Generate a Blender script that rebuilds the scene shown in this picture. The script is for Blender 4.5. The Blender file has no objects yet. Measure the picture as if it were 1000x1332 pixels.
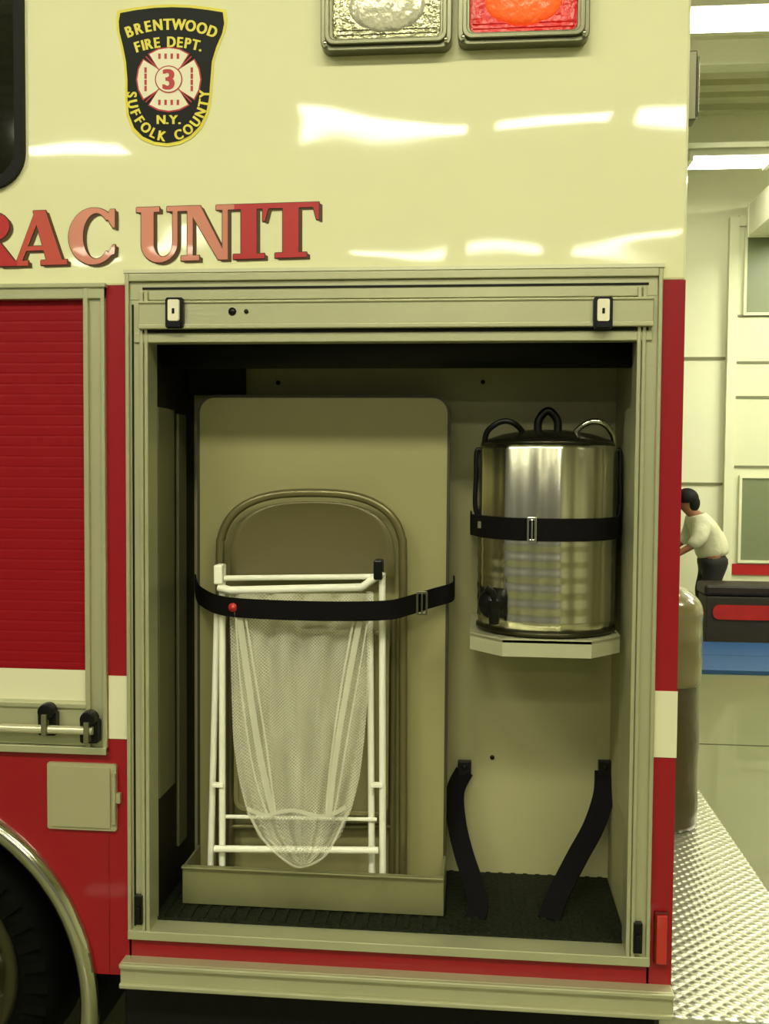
import bpy, math, random
from mathutils import Vector, Matrix
random.seed(3)
scene=bpy.context.scene
try:
    scene.view_settings.view_transform='Standard'
except Exception: pass

# ------------------------------------------------------------ camera
F=1295.0; PSI=math.radians(5.4); TH=math.radians(2.6); RHO=math.radians(0.42)
CAM=Vector((0.21,-2.27,1.68))
fw=Vector((-math.sin(PSI)*math.cos(TH),math.cos(PSI)*math.cos(TH),-math.sin(TH)))
r0=Vector((math.cos(PSI),math.sin(PSI),0)); u0=r0.cross(fw)
rt=r0*math.cos(RHO)+u0*math.sin(RHO); up=u0*math.cos(RHO)-r0*math.sin(RHO)
cd=bpy.data.cameras.new('camera'); cam=bpy.data.objects.new('camera',cd); scene.collection.objects.link(cam)
cd.sensor_fit='VERTICAL'; cd.sensor_height=36; cd.lens=36*F/1332
cam.matrix_world=Matrix(((rt.x,up.x,-fw.x,CAM.x),(rt.y,up.y,-fw.y,CAM.y),(rt.z,up.z,-fw.z,CAM.z),(0,0,0,1)))
cd.clip_start=0.05; scene.camera=cam
def P(px,py,y=0.0):
    "photo measurement -> (x,z) on the vertical plane at depth y"
    d=rt*((px-500)/F)+up*(-(py-666)/F)+fw
    t=(y-CAM.y)/d.y
    q=CAM+d*t
    return q.x,q.z
def gx(px,y=0.0,py=800): return P(px,py,y)[0]
def gz(py,y=0.0,px=500): return P(px,py,y)[1]

# ------------------------------------------------------------ materials
def lin(c):
    c=c/255.0
    return c/12.92 if c<=0.04045 else ((c+0.055)/1.055)**2.4
def col(r,g,b): return (lin(r),lin(g),lin(b),1)
def mat(name,c,rough=0.5,metal=0.0,coat=0.0,noise=0.0,nscale=8.0,bump=0.0,bscale=20.0,bstretch=(1,1,1),emit=0.0,alpha=1.0,ecol=None,bdist=0.01,spec=0.5,bdet=2,crough=0.03):
    m=bpy.data.materials.new(name); m.use_nodes=True; nt=m.node_tree; b=nt.nodes['Principled BSDF']
    b.inputs['Roughness'].default_value=rough; b.inputs['Metallic'].default_value=metal
    b.inputs['Coat Weight'].default_value=coat; b.inputs['Coat Roughness'].default_value=crough
    b.inputs['Specular IOR Level'].default_value=spec
    b.inputs['Alpha'].default_value=alpha
    geo=nt.nodes.new('ShaderNodeNewGeometry')
    n=nt.nodes.new('ShaderNodeTexNoise'); n.inputs['Scale'].default_value=nscale; n.inputs['Detail'].default_value=4
    nt.links.new(geo.outputs['Position'],n.inputs['Vector'])
    rmp=nt.nodes.new('ShaderNodeMix'); rmp.data_type='RGBA'
    k=max(noise,0.02)
    rmp.inputs[6].default_value=(c[0]*(1-k),c[1]*(1-k),c[2]*(1-k),1)
    rmp.inputs[7].default_value=(min(1,c[0]*(1+k)),min(1,c[1]*(1+k)),min(1,c[2]*(1+k)),1)
    nt.links.new(n.outputs['Fac'],rmp.inputs[0]); nt.links.new(rmp.outputs[2],b.inputs['Base Color'])
    if bump>0:
        mp=nt.nodes.new('ShaderNodeMapping'); mp.inputs['Scale'].default_value=bstretch
        nt.links.new(geo.outputs['Position'],mp.inputs['Vector'])
        n2=nt.nodes.new('ShaderNodeTexNoise'); n2.inputs['Scale'].default_value=bscale; n2.inputs['Detail'].default_value=bdet
        nt.links.new(mp.outputs['Vector'],n2.inputs['Vector'])
        bp=nt.nodes.new('ShaderNodeBump'); bp.inputs['Strength'].default_value=bump; bp.inputs['Distance'].default_value=bdist
        nt.links.new(n2.outputs['Fac'],bp.inputs['Height']); nt.links.new(bp.outputs['Normal'],b.inputs['Normal'])
        if coat>0: nt.links.new(bp.outputs['Normal'],b.inputs['Coat Normal'])
    if emit>0:
        e=ecol or c
        b.inputs['Emission Color'].default_value=e; b.inputs['Emission Strength'].default_value=emit
    return m
CREAM=mat('cream_paint',col(233,230,184),0.5,coat=1.0,bump=0.30,bscale=2.8,bstretch=(0.9,1,1.8),bdist=0.010,bdet=0.6,crough=0.04)
RED=mat('red_paint',col(148,6,24),0.45,coat=0.45,bump=0.2,bscale=3,bdist=0.01,bdet=0,spec=0.3)
SHRED=mat('red_slats',col(140,5,19),0.55,spec=0.2)
WHITE=mat('reflective_white_stripe',col(226,223,188),0.5)
ALU=mat('aluminium_extrusion',col(184,184,148),0.34,metal=0.4,noise=0.08,nscale=6)
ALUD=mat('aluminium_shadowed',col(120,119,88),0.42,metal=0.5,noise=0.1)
ALUB=mat('bright_aluminium',col(212,211,178),0.3,metal=0.45,noise=0.06)
INT=mat('compartment_paint',col(178,174,128),0.55,noise=0.10,nscale=3)
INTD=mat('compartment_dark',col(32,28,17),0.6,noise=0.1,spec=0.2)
BLACK=mat('black_rubber',col(12,12,9),0.6,noise=0.2,spec=0.25)
WEB=mat('black_webbing',col(11,9,11),0.8,noise=0.3,nscale=300,bump=0.5,bscale=400,bdist=0.002,spec=0.15)
CHROME=mat('chrome',col(208,207,188),0.12,metal=1.0)
GREYM=mat('grey_cast_metal',col(112,112,90),0.3,metal=0.8)
LENSC=mat('clear_reflector',col(150,148,114),0.2,metal=0.7,emit=0.02,ecol=col(240,230,180),bump=0.6,bscale=60,bdist=0.008)
LENSR=mat('red_reflector',col(205,18,4),0.25,emit=0.2,ecol=col(255,20,0),bump=0.6,bscale=60,bdist=0.008)
GLOWR=mat('orange_bulb_bowl',col(255,110,60),0.2,emit=0.5,ecol=col(255,90,30),bump=0.8,bscale=50,bdist=0.01)
GLOWC=mat('pale_bulb_bowl',col(226,222,190),0.2,metal=0.3,emit=0.12,ecol=col(240,235,200),bump=0.8,bscale=50,bdist=0.01)
GLASS=mat('dark_window_glass',col(8,11,8),0.06,coat=1)
TABLE=mat('table_laminate',col(154,149,102),0.5,noise=0.06,nscale=5)
TEDGE=mat('table_edge',col(60,55,34),0.5)
CHAIR=mat('olive_enamel',col(104,97,63),0.35,metal=0.2,noise=0.05)
CHAIRF=mat('olive_tube',col(116,109,73),0.3,metal=0.4)
WFRAME=mat('white_tube',col(253,252,234),0.4)
BLKP=mat('black_plastic',col(10,10,9),0.35,spec=0.3)
RUBM=mat('rubber_matting',col(28,32,19),0.7,noise=0.4,nscale=60,bump=0.8,bscale=90,bdist=0.01,spec=0.2)
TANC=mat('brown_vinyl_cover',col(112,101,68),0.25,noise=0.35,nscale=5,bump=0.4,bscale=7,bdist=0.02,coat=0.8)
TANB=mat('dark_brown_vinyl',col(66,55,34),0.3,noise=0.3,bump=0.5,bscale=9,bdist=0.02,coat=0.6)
GOLD=mat('gold_yellow_vinyl',col(228,212,64),0.45)
LBLACK=mat('lettering_outline',col(84,62,36),0.4,spec=0.3)
BLKV=mat('black_vinyl',col(10,13,9),0.5,spec=0.2)
WHV=mat('white_vinyl',col(236,230,204),0.5)
REDV=mat('red_vinyl',col(180,28,32),0.45)
SALM=mat('salmon_glare_and_badge',col(194,74,60),0.3,coat=0.5)  # reflected light painted into the letter A; plain colour on the strap badge
PINK=mat('red_vinyl_pink_glare',col(214,138,118),0.25,metal=0.3,coat=0.5)  # red letters with the ceiling-light reflection put into their colour
def tread():
    m=mat('diamond_plate',col(216,216,198),0.27,metal=0.8); nt=m.node_tree; b=nt.nodes['Principled BSDF']
    geo=nt.nodes.new('ShaderNodeNewGeometry')
    hs=[]
    for sgn in (1,-1):
        mp=nt.nodes.new('ShaderNodeMapping'); mp.inputs['Rotation'].default_value=(0,0,sgn*math.radians(45)); mp.inputs['Scale'].default_value=(1,1,1)
        w=nt.nodes.new('ShaderNodeTexWave'); w.inputs['Scale'].default_value=12; w.inputs['Distortion'].default_value=0
        nt.links.new(geo.outputs['Position'],mp.inputs['Vector']); nt.links.new(mp.outputs['Vector'],w.inputs['Vector']); hs.append(w)
    mu=nt.nodes.new('ShaderNodeMath'); mu.operation='MULTIPLY'
    nt.links.new(hs[0].outputs['Fac'],mu.inputs[0]); nt.links.new(hs[1].outputs['Fac'],mu.inputs[1])
    bp=nt.nodes.new('ShaderNodeBump'); bp.inputs['Strength'].default_value=0.42; bp.inputs['Distance'].default_value=0.006
    nt.links.new(mu.outputs[0],bp.inputs['Height']); nt.links.new(bp.outputs['Normal'],b.inputs['Normal'])
    return m
TREAD=tread()
def steel():
    m=bpy.data.materials.new('stainless_reflection_bands'); m.use_nodes=True; nt=m.node_tree; b=nt.nodes['Principled BSDF']
    b.inputs['Metallic'].default_value=1; b.inputs['Roughness'].default_value=0.24
    tc=nt.nodes.new('ShaderNodeTexCoord'); mp=nt.nodes.new('ShaderNodeMapping'); mp.inputs['Scale'].default_value=(1,1,0.02)
    n=nt.nodes.new('ShaderNodeTexNoise'); n.inputs['Scale'].default_value=12; n.inputs['Detail'].default_value=1
    nt.links.new(tc.outputs['Object'],mp.inputs['Vector']); nt.links.new(mp.outputs['Vector'],n.inputs['Vector'])
    bp=nt.nodes.new('ShaderNodeBump'); bp.inputs['Strength'].default_value=1.0; bp.inputs['Distance'].default_value=0.04
    nt.links.new(n.outputs['Fac'],bp.inputs['Height']); nt.links.new(bp.outputs['Normal'],b.inputs['Normal'])
    n2=nt.nodes.new('ShaderNodeTexNoise'); n2.inputs['Scale'].default_value=45; n2.inputs['Detail'].default_value=3
    nt.links.new(mp.outputs['Vector'],n2.inputs['Vector'])
    mx=nt.nodes.new('ShaderNodeMix'); mx.data_type='RGBA'; mx.inputs[6].default_value=col(176,172,146); mx.inputs[7].default_value=col(238,236,220)  # vertical reflection bands painted into the steel's base colour
    nt.links.new(n2.outputs['Fac'],mx.inputs[0]); nt.links.new(mx.outputs[2],b.inputs['Base Color'])
    return m
STEEL=steel()
def netmat():
    m=bpy.data.materials.new('net_mesh'); m.use_nodes=True; nt=m.node_tree
    b=nt.nodes['Principled BSDF']; b.inputs['Base Color'].default_value=col(250,249,226); b.inputs['Roughness'].default_value=0.9
    b.inputs['Specular IOR Level'].default_value=0.1
    geo=nt.nodes.new('ShaderNodeNewGeometry'); n=nt.nodes.new('ShaderNodeTexNoise'); n.inputs['Scale'].default_value=11
    n.inputs['Detail'].default_value=3
    mp=nt.nodes.new('ShaderNodeMapping'); mp.inputs['Scale'].default_value=(2.2,1,0.5)
    nt.links.new(geo.outputs['Position'],mp.inputs['Vector']); nt.links.new(mp.outputs['Vector'],n.inputs['Vector'])
    mr=nt.nodes.new('ShaderNodeMapRange'); mr.inputs[1].default_value=0.35; mr.inputs[2].default_value=0.7; mr.inputs[3].default_value=0.10; mr.inputs[4].default_value=0.26
    nt.links.new(n.outputs['Fac'],mr.inputs[0])
    # woven threads
    hs=[]
    for sgn in (1,-1):
        m2=nt.nodes.new('ShaderNodeMapping'); m2.inputs['Rotation'].default_value=(0,sgn*math.radians(45),0)
        w=nt.nodes.new('ShaderNodeTexWave'); w.inputs['Scale'].default_value=55; w.inputs['Distortion'].default_value=0.6
        nt.links.new(geo.outputs['Position'],m2.inputs['Vector']); nt.links.new(m2.outputs['Vector'],w.inputs['Vector']); hs.append(w)
    mx=nt.nodes.new('ShaderNodeMath'); mx.operation='MAXIMUM'
    nt.links.new(hs[0].outputs['Fac'],mx.inputs[0]); nt.links.new(hs[1].outputs['Fac'],mx.inputs[1])
    pw=nt.nodes.new('ShaderNodeMath'); pw.operation='POWER'; pw.inputs[1].default_value=4
    nt.links.new(mx.outputs[0],pw.inputs[0])
    ma=nt.nodes.new('ShaderNodeMath'); ma.operation='MULTIPLY_ADD'; ma.inputs[1].default_value=0.24
    nt.links.new(pw.outputs[0],ma.inputs[0]); nt.links.new(mr.outputs[0],ma.inputs[2])
    nt.links.new(ma.outputs[0],b.inputs['Alpha'])
    return m
NET=netmat()
WALLM=mat('wall_paint',col(230,231,200),0.7,noise=0.04,nscale=2)
CEILM=mat('ceiling_paint',col(204,204,166),0.7,noise=0.08)
FLOORM=mat('concrete_floor',col(120,122,84),0.35,noise=0.15,nscale=2,coat=0.3)
LIGHT=mat('fluorescent_lens',col(255,250,215),0.4,emit=26,ecol=col(255,252,224))
LIGHT2=mat('fill_lens_bright',col(255,250,215),0.4,emit=35,ecol=col(255,253,222))
LIGHT4=mat('fill_lens_far',col(255,250,215),0.4,emit=58,ecol=col(255,253,226))
LIGHT3=mat('fluorescent_lens_soft',col(255,250,215),0.4,emit=18,ecol=col(255,253,225))

# ------------------------------------------------------------ mesh builder
class MB:
    def __init__(s): s.v=[]; s.f=[]; s.m=[]; s.s=[]
    def add(s,vs,fs,mi=0,sm=False):
        o=len(s.v); s.v+= [tuple(v) for v in vs]
        for f in fs: s.f.append([i+o for i in f]); s.m.append(mi); s.s.append(sm)
    def box(s,x0,x1,y0,y1,z0,z1,mi=0):
        x0,x1=sorted((x0,x1)); y0,y1=sorted((y0,y1)); z0,z1=sorted((z0,z1))
        vs=[(x,y,z) for x in(x0,x1) for y in(y0,y1) for z in(z0,z1)]
        s.add(vs,[(0,1,3,2),(4,6,7,5),(0,4,5,1),(2,3,7,6),(0,2,6,4),(1,5,7,3)],mi)
    def prism(s,poly,y0,y1,mi=0,sm=False):
        "poly list of (x,z), extruded in y"
        n=len(poly)
        a=sum(poly[i][0]*poly[(i+1)%n][1]-poly[(i+1)%n][0]*poly[i][1] for i in range(n))
        if a<0: poly=poly[::-1]
        vs=[(x,y0,z) for x,z in poly]+[(x,y1,z) for x,z in poly]
        s.add(vs,[list(range(n)),list(range(2*n-1,n-1,-1))],mi)
        s.add(vs,[(i,i+n,(i+1)%n+n,(i+1)%n) for i in range(n)],mi,sm)
    def prismz(s,poly,z0,z1,mi=0):
        n=len(poly)
        a=sum(poly[i][0]*poly[(i+1)%n][1]-poly[(i+1)%n][0]*poly[i][1] for i in range(n))
        if a<0: poly=poly[::-1]
        vs=[(x,y,z0) for x,y in poly]+[(x,y,z1) for x,y in poly]
        s.add(vs,[list(range(n-1,-1,-1)),list(range(n,2*n))],mi)
        s.add(vs,[(i,(i+1)%n,(i+1)%n+n,i+n) for i in range(n)],mi)
    def ring(s,outer,inner,y0,y1,mi=0):
        n=len(outer)
        vs=[(x,y0,z) for x,z in outer]+[(x,y0,z) for x,z in inner]+[(x,y1,z) for x,z in outer]+[(x,y1,z) for x,z in inner]
        fs=[]
        for i in range(n):
            j=(i+1)%n
            fs+=[(i,j,n+j,n+i),(2*n+i,3*n+i,3*n+j,2*n+j),(i,2*n+i,2*n+j,j),(n+i,n+j,3*n+j,3*n+i)]
        s.add(vs,fs,mi)
    def tube(s,pts,r,seg=10,closed=False,mi=0,sect=None):
        pts=[Vector(p) for p in pts]; n=len(pts); vs=[]
        nrm=None
        for i in range(n):
            if closed: t=pts[(i+1)%n]-pts[i-1]
            else: t=pts[min(i+1,n-1)]-pts[max(i-1,0)]
            t.normalize()
            if nrm is None:
                a=Vector((0,0,1)) if abs(t.z)<0.9 else Vector((0,1,0))
                nrm=(a-t*a.dot(t)).normalized()
            else:
                nrm=(nrm-t*nrm.dot(t)).normalized()
            bi=t.cross(nrm)
            rr=r[i] if isinstance(r,(list,tuple)) else r
            for k in range(seg):
                an=2*math.pi*k/seg
                vs.append(pts[i]+nrm*math.cos(an)*rr+bi*math.sin(an)*rr)
        fs=[]
        for i in range(n if closed else n-1):
            j=(i+1)%n
            for k in range(seg):
                l=(k+1)%seg; fs.append((i*seg+k,j*seg+k,j*seg+l,i*seg+l))
        s.add(vs,fs,mi,True)
        if not closed:
            s.add(vs,[tuple(range(seg)),tuple(range(n*seg-1,(n-1)*seg-1,-1))],mi)
    def lathe(s,c,prof,seg=48,mi=0,axis='z',sx=1,sy=1):
        "prof list of (r,h)"
        vs=[]
        for r,h in prof:
            for k in range(seg):
                a=2*math.pi*k/seg
                if axis=='z': vs.append((c[0]+r*sx*math.cos(a),c[1]+r*sy*math.sin(a),c[2]+h))
                elif axis=='y': vs.append((c[0]+r*sx*math.cos(a),c[1]+h,c[2]+r*sy*math.sin(a)))
                else: vs.append((c[0]+h,c[1]+r*math.cos(a)*sx,c[2]+r*math.sin(a)*sy))
        fs=[]
        for i in range(len(prof)-1):
            for k in range(seg):
                l=(k+1)%seg; fs.append((i*seg+k,i*seg+l,(i+1)*seg+l,(i+1)*seg+k))
        s.add(vs,fs,mi,True)
    def strap(s,pts,w,t=0.003,mi=0,wdir=(0,0,1)):
        pts=[Vector(p) for p in pts]; n=len(pts); vs=[]
        W=Vector(wdir).normalized()
        for i in range(n):
            tg=(pts[min(i+1,n-1)]-pts[max(i-1,0)]).normalized()
            N=tg.cross(W).normalized(); ww=(W-tg*W.dot(tg)).normalized()
            for a,b in ((-1,-1),(1,-1),(1,1),(-1,1)):
                vs.append(pts[i]+ww*a*w/2+N*b*t/2)
        fs=[]
        for i in range(n-1):
            for k in range(4):
                l=(k+1)%4; fs.append((i*4+k,i*4+l,(i+1)*4+l,(i+1)*4+k))
        fs+=[(3,2,1,0),tuple(range(4*n-4,4*n))]
        s.add(vs,fs,mi,False)
    def obj(s,name,mats,parent=None,bevel=0.0,label=None,solid=None,sub=0,recalc=True):
        if not isinstance(mats,(list,tuple)): mats=[mats]
        xs=[v[0] for v in s.v]; ys=[v[1] for v in s.v]; zs=[v[2] for v in s.v]
        c=Vector(((min(xs)+max(xs))/2,(min(ys)+max(ys))/2,(min(zs)+max(zs))/2))
        me=bpy.data.meshes.new(name); me.from_pydata([Vector(v)-c for v in s.v],[],s.f)
        for m in mats: me.materials.append(m)
        for i,p in enumerate(me.polygons): p.material_index=s.m[i]; p.use_smooth=s.s[i]
        if recalc:
            import bmesh
            bm=bmesh.new(); bm.from_mesh(me); bmesh.ops.recalc_face_normals(bm,faces=bm.faces); bm.to_mesh(me); bm.free()
        me.update()
        o=bpy.data.objects.new(name,me); scene.collection.objects.link(o)
        if parent:
            w=Vector(parent['wl']); o.parent=parent; o.location=c-w
        else: o.location=c
        o['wl']=[c.x,c.y,c.z]
        if bevel>0:
            b=o.modifiers.new('bevel','BEVEL'); b.width=bevel; b.segments=2; b.limit_method='ANGLE'
        if sub: 
            q=o.modifiers.new('sub','SUBSURF'); q.levels=sub; q.render_levels=sub
        if label: o['label']=label
        return o
def top(name,loc,label,cat,group=None):
    e=bpy.data.objects.new(name,None); e.empty_display_size=0.1; scene.collection.objects.link(e); e.location=loc
    e['wl']=list(loc); e['label']=label; e['category']=cat
    if group: e['group']=group
    return e
def tag(o,label,cat,group=None):
    o['label']=label; o['category']=cat
    if group:o['group']=group
    return o
def rrect(x0,x1,z0,z1,r,n=6):
    x0,x1=sorted((x0,x1)); z0,z1=sorted((z0,z1)); out=[]
    for cx,cz,a0 in ((x1-r,z1-r,0),(x0+r,z1-r,90),(x0+r,z0+r,180),(x1-r,z0+r,270)):
        for k in range(n+1):
            a=math.radians(a0+90*k/n); out.append((cx+r*math.cos(a),cz+r*math.sin(a)))
    return out
def spline(pts,n=6):
    pts=[Vector(p) for p in pts]; out=[]
    for i in range(len(pts)-1):
        p0=pts[max(i-1,0)];p1=pts[i];p2=pts[i+1];p3=pts[min(i+2,len(pts)-1)]
        for k in range(n):
            t=k/n
            out.append(0.5*((2*p1)+(p2-p0)*t+(2*p0-5*p1+4*p2-p3)*t*t+(3*p1-p0-3*p2+p3)*t**3))
    out.append(pts[-1]); return out

# ------------------------------------------------------------ key truck dimensions
XL=(P(163,357)[0]+P(170,1218)[0])/2; XR=(P(860,350)[0]+P(845,1255)[0])/2
ZT=(P(163,357)[1]+P(860,350)[1])/2; ZB=(P(170,1218)[1]+P(845,1255)[1])/2
PW=0.053
OL=XL+PW; OR_=XR-PW                       # opening
ZH=gz(445,0,500)                          # underside of header
ZF=ZB+0.022                               # compartment floor level
XC=(P(894,370)[0]+P(870,1300)[0])/2       # rear corner of the body
ZCR=gz(368,0,500)                         # cream/red boundary
ZS1=(P(150,878)[1]+P(870,900)[1])/2; ZS0=(P(150,958)[1]+P(870,988)[1])/2
ZRT=(P(155,1240)[1]+P(868,1283)[1])/2; ZRB=(P(160,1273)[1]+P(868,1315)[1])/2
XLF=gx(140); XLP=gx(113)
XFAR=-2.3; DEPTH=0.41; TW=2.4; ZTOP=3.15
truck=top('fire_truck',(-0.6,1.2,0),'cream and red fire truck with an open equipment compartment','fire truck')

b=MB()
b.box(XFAR,XC,0,0.02,ZCR,ZTOP); b.box(XC-0.02,XC,0.02,TW,0.62,ZTOP); b.box(XFAR,XC,0.02,TW,ZTOP-0.02,ZTOP)
b.box(XFAR,XC,TW-0.02,TW,0.62,ZTOP)
b.obj('body_panel',CREAM,truck,bevel=0.006,label='glossy cream upper body panel')
b=MB()
b.box(XLF,XL+0.005,0,0.02,ZRB+0.01,ZCR)
b.box(XR-0.005,XC,0,0.02,ZRB+0.01,ZCR)
b.box(XL,XR,0,0.02,ZRB+0.01,ZB+0.004)
WCX,WCZ=P(-138,1290); WR=0.288*1.753
ZSL=gz(976,0,80)
arc=[]
xe=XLF+0.001
a_end=math.asin(max(-1,min(1,(ZRB+0.01-WCZ)/WR))); 
N=40
for k in range(N+1):
    a=a_end+(math.pi/2+0.6-a_end)*k/N
    arc.append((WCX+WR*math.cos(a),WCZ+WR*math.sin(a)))
poly=[(xe,ZRB+0.01),(xe,ZSL),(arc[-1][0],ZSL)]+arc[::-1]
b.prism(poly,0,0.02)
b.box(XFAR,WCX-WR*0.3,0,0.02,WCZ+WR+0.01,ZSL)
b.obj('lower_body_panel',RED,truck,label='red lower body panel')
for xa,xb in ((XR+0.001,XC+0.001),(XLF+0.002,XL-0.001)):
    b=MB(); b.box(xa,xb,-0.0025,0,ZS0,ZS1)
    b.obj('stripe',WHITE,truck,label='off-white reflective stripe')
b=MB(); b.box(XL-0.005,XR+0.004,-0.010,0,ZT+0.002,ZT+0.010); b.obj('drip_rail',ALUB,truck)
b=MB()
for x0,x1 in ((XL,OL),(OR_,XR)):
    b.box(x0,x1,-0.0036,0.06,ZB,ZT-0.019)
for xa in (XL,XL+0.034,OL-0.008): b.box(xa,xa+0.009,-0.013,0,ZB,ZT-(0.0 if xa==XL else 0.04))
for xa in (XR-0.009,XR-0.043,OR_-0.001): b.box(xa,xa+0.009,-0.013,0,ZB,ZT-(0.0 if xa==XR-0.009 else 0.04))
b.box(XL+0.009,XR-0.009,-0.014,0.0,ZT-0.018,ZT); b.box(XL+0.009,XR-0.009,-0.0052,0.03,ZT-0.060,ZT-0.018)
b.box(XL,XR,-0.0145,0.05,ZB,ZB+0.022); 
b.box(XL+0.02,XR-0.02,-0.0105,0.03,ZH,ZH+0.022)
b.obj('compartment_frame',ALU,truck,bevel=0.002,label='satin aluminium door frame')
for xa,zt_ in ((XL+0.045,0.07),(XR-0.049,0.07),(XL+0.014,0.07)):
    b=MB(); b.box(xa,xa+0.004,-0.006,0,ZB+0.03,ZT-zt_); b.obj('door_seal',BLACK,truck)
b=MB(); b.box(XL+0.04,XR-0.03,-0.0075,-0.003,ZT-0.036,ZT-0.031); b.obj('door_seal',BLACK,truck)
b=MB(); b.box(XL+0.04,XR-0.03,-0.0125,-0.009,ZH+0.0225,ZH+0.029); b.obj('door_seal',BLACK,truck)
DZ1=gz(391,0,500); DZ0=gz(428,0,500)
b=MB(); b.box(XL+0.035,XR-0.02,-0.02,0.02,DZ0,DZ1); b.box(XL+0.035,XR-0.02,-0.027,-0.02,DZ0,DZ0+0.010); b.box(XL+0.035,XR-0.02,-0.024,-0.02,DZ1-0.006,DZ1)
roll=b.obj('shutter_door',ALU,truck,bevel=0.002,label='lower bar of the rolled-up aluminium shutter')
for px in (232,782):
    x=gx(px,0,410)
    b=MB(); zc=gz(409,0,px)
    b.prism(rrect(x-0.021,x+0.021,zc-0.036,zc+0.034,0.006),-0.032,-0.02,0)
    b.prism(rrect(x-0.013,x+0.013,zc-0.020,zc+0.028,0.004),-0.040,-0.032,1)
    b.box(x-0.016,x+0.016,-0.038,-0.032,zc-0.034,zc-0.022,0)
    b.box(x-0.003,x+0.003,-0.042,-0.04,zc-0.004,zc+0.008,0)
    b.obj('latch',[BLKP,WHV],roll,bevel=0.001)
for px,r in ((305,0.009),(323,0.005)):
    b=MB(); b.lathe((gx(px,0,407),-0.0205,gz(407,0,px)),[(r,0.0),(r,-0.002),(0,-0.002)],16,axis='y')
    b.obj('hole_disc',BLKP,roll)  # black disc drawn in place of a dark hole in the bar
for px,py in ((183,1180),(828,1216)):
    x,z=P(px,py)
    b=MB(); b.box(x-0.010,x+0.010,-0.02,-0.003,z-0.035,z+0.035); b.box(x-0.006,x+0.006,-0.026,-0.02,z-0.02,z+0.01); b.obj('door_strike',BLKP,truck,bevel=0.002)
x,z=P(858,1218)
b=MB(); b.box(x-0.014,x+0.016,-0.012,0,z-0.06,z+0.06,0); b.box(x-0.011,x+0.013,-0.02,-0.012,z-0.056,z+0.056,1)
b.obj('side_reflector',[mat('reflector_base',col(90,14,14),0.4),mat('reflector_red',col(186,28,22),0.25,coat=1)],truck,bevel=0.002)
# interior
b=MB()
b.box(OL-0.03,OR_+0.03,DEPTH,DEPTH+0.02,ZF-0.02,ZH+0.05,0)
b.box(OR_+0.012,OR_+0.03,0.06,DEPTH,ZF-0.02,ZH+0.05,0)
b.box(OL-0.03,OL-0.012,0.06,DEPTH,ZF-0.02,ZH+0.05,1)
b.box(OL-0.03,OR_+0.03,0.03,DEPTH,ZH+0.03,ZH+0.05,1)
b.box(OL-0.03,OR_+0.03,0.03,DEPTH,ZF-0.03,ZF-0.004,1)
comp=b.obj('compartment',[INT,INTD],truck,label='beige painted compartment interior')
b=MB(); b.box(OL-0.01,OR_+0.01,0.05,DEPTH,ZF-0.004,ZF+0.006)
for i in range(34):
    xx=OL+0.01+i*(OR_-OL-0.02)/33
    b.box(xx-0.006,xx+0.006,0.052,DEPTH-0.005,ZF+0.006,ZF+0.010)
b.obj('rubber_mat',RUBM,comp)
b=MB(); b.lathe((OL-0.01,0.15,ZH+0.01),[(0,0),(0.055,0),(0.055,OR_-OL+0.02),(0,OR_-OL+0.02)],24,axis='x')
b.obj('shutter_drum',BLACK,comp)
b=MB(); b.box(OL-0.011,gx(315,0.36,480),0.34,DEPTH-0.001,gz(512,0.34,280),ZH+0.03); b.obj('dark_notch_box',INTD,comp,bevel=0.004)  # dark box added to stand in for the dark top-left notch
b=MB()
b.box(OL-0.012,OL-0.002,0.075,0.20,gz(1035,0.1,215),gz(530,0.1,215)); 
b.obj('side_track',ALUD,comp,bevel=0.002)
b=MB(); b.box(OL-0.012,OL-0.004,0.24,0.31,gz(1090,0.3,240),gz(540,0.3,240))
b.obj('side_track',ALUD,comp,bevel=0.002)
b=MB(); b.box(OR_+0.004,OR_+0.013,0.08,0.20,gz(1060,0.1,810),gz(530,0.1,810)); b.obj('side_track',ALU,comp,bevel=0.002)
for px,py in ((362,498),(628,497),(640,985)):
    b=MB(); x,z=P(px,py,DEPTH); b.lathe((x,DEPTH,z),[(0.006,0),(0.006,-0.004),(0,-0.005)],12,axis='y')
    b.obj('bolt',BLKP,comp)

b=MB(); TX0=gx(237,0.12,1160); TX1=gx(577,0.12,1170); TZ=ZF+0.0105
b.box(TX0,TX1,0.12,0.127,TZ,TZ+0.098); b.box(TX0,TX1,0.127,0.33,TZ,TZ+0.006); b.box(TX0,TX0+0.006,0.127,0.33,TZ,TZ+0.095); b.box(TX1-0.006,TX1,0.127,0.33,TZ,TZ+0.095)
b.box(TX0,TX1,0.110,0.12,TZ+0.092,TZ+0.098)
b.obj('storage_tray',mat('aluminium_tray',col(138,137,98),0.4,metal=0.4,noise=0.3,nscale=7),comp,bevel=0.002,label='dull aluminium tray')

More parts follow.
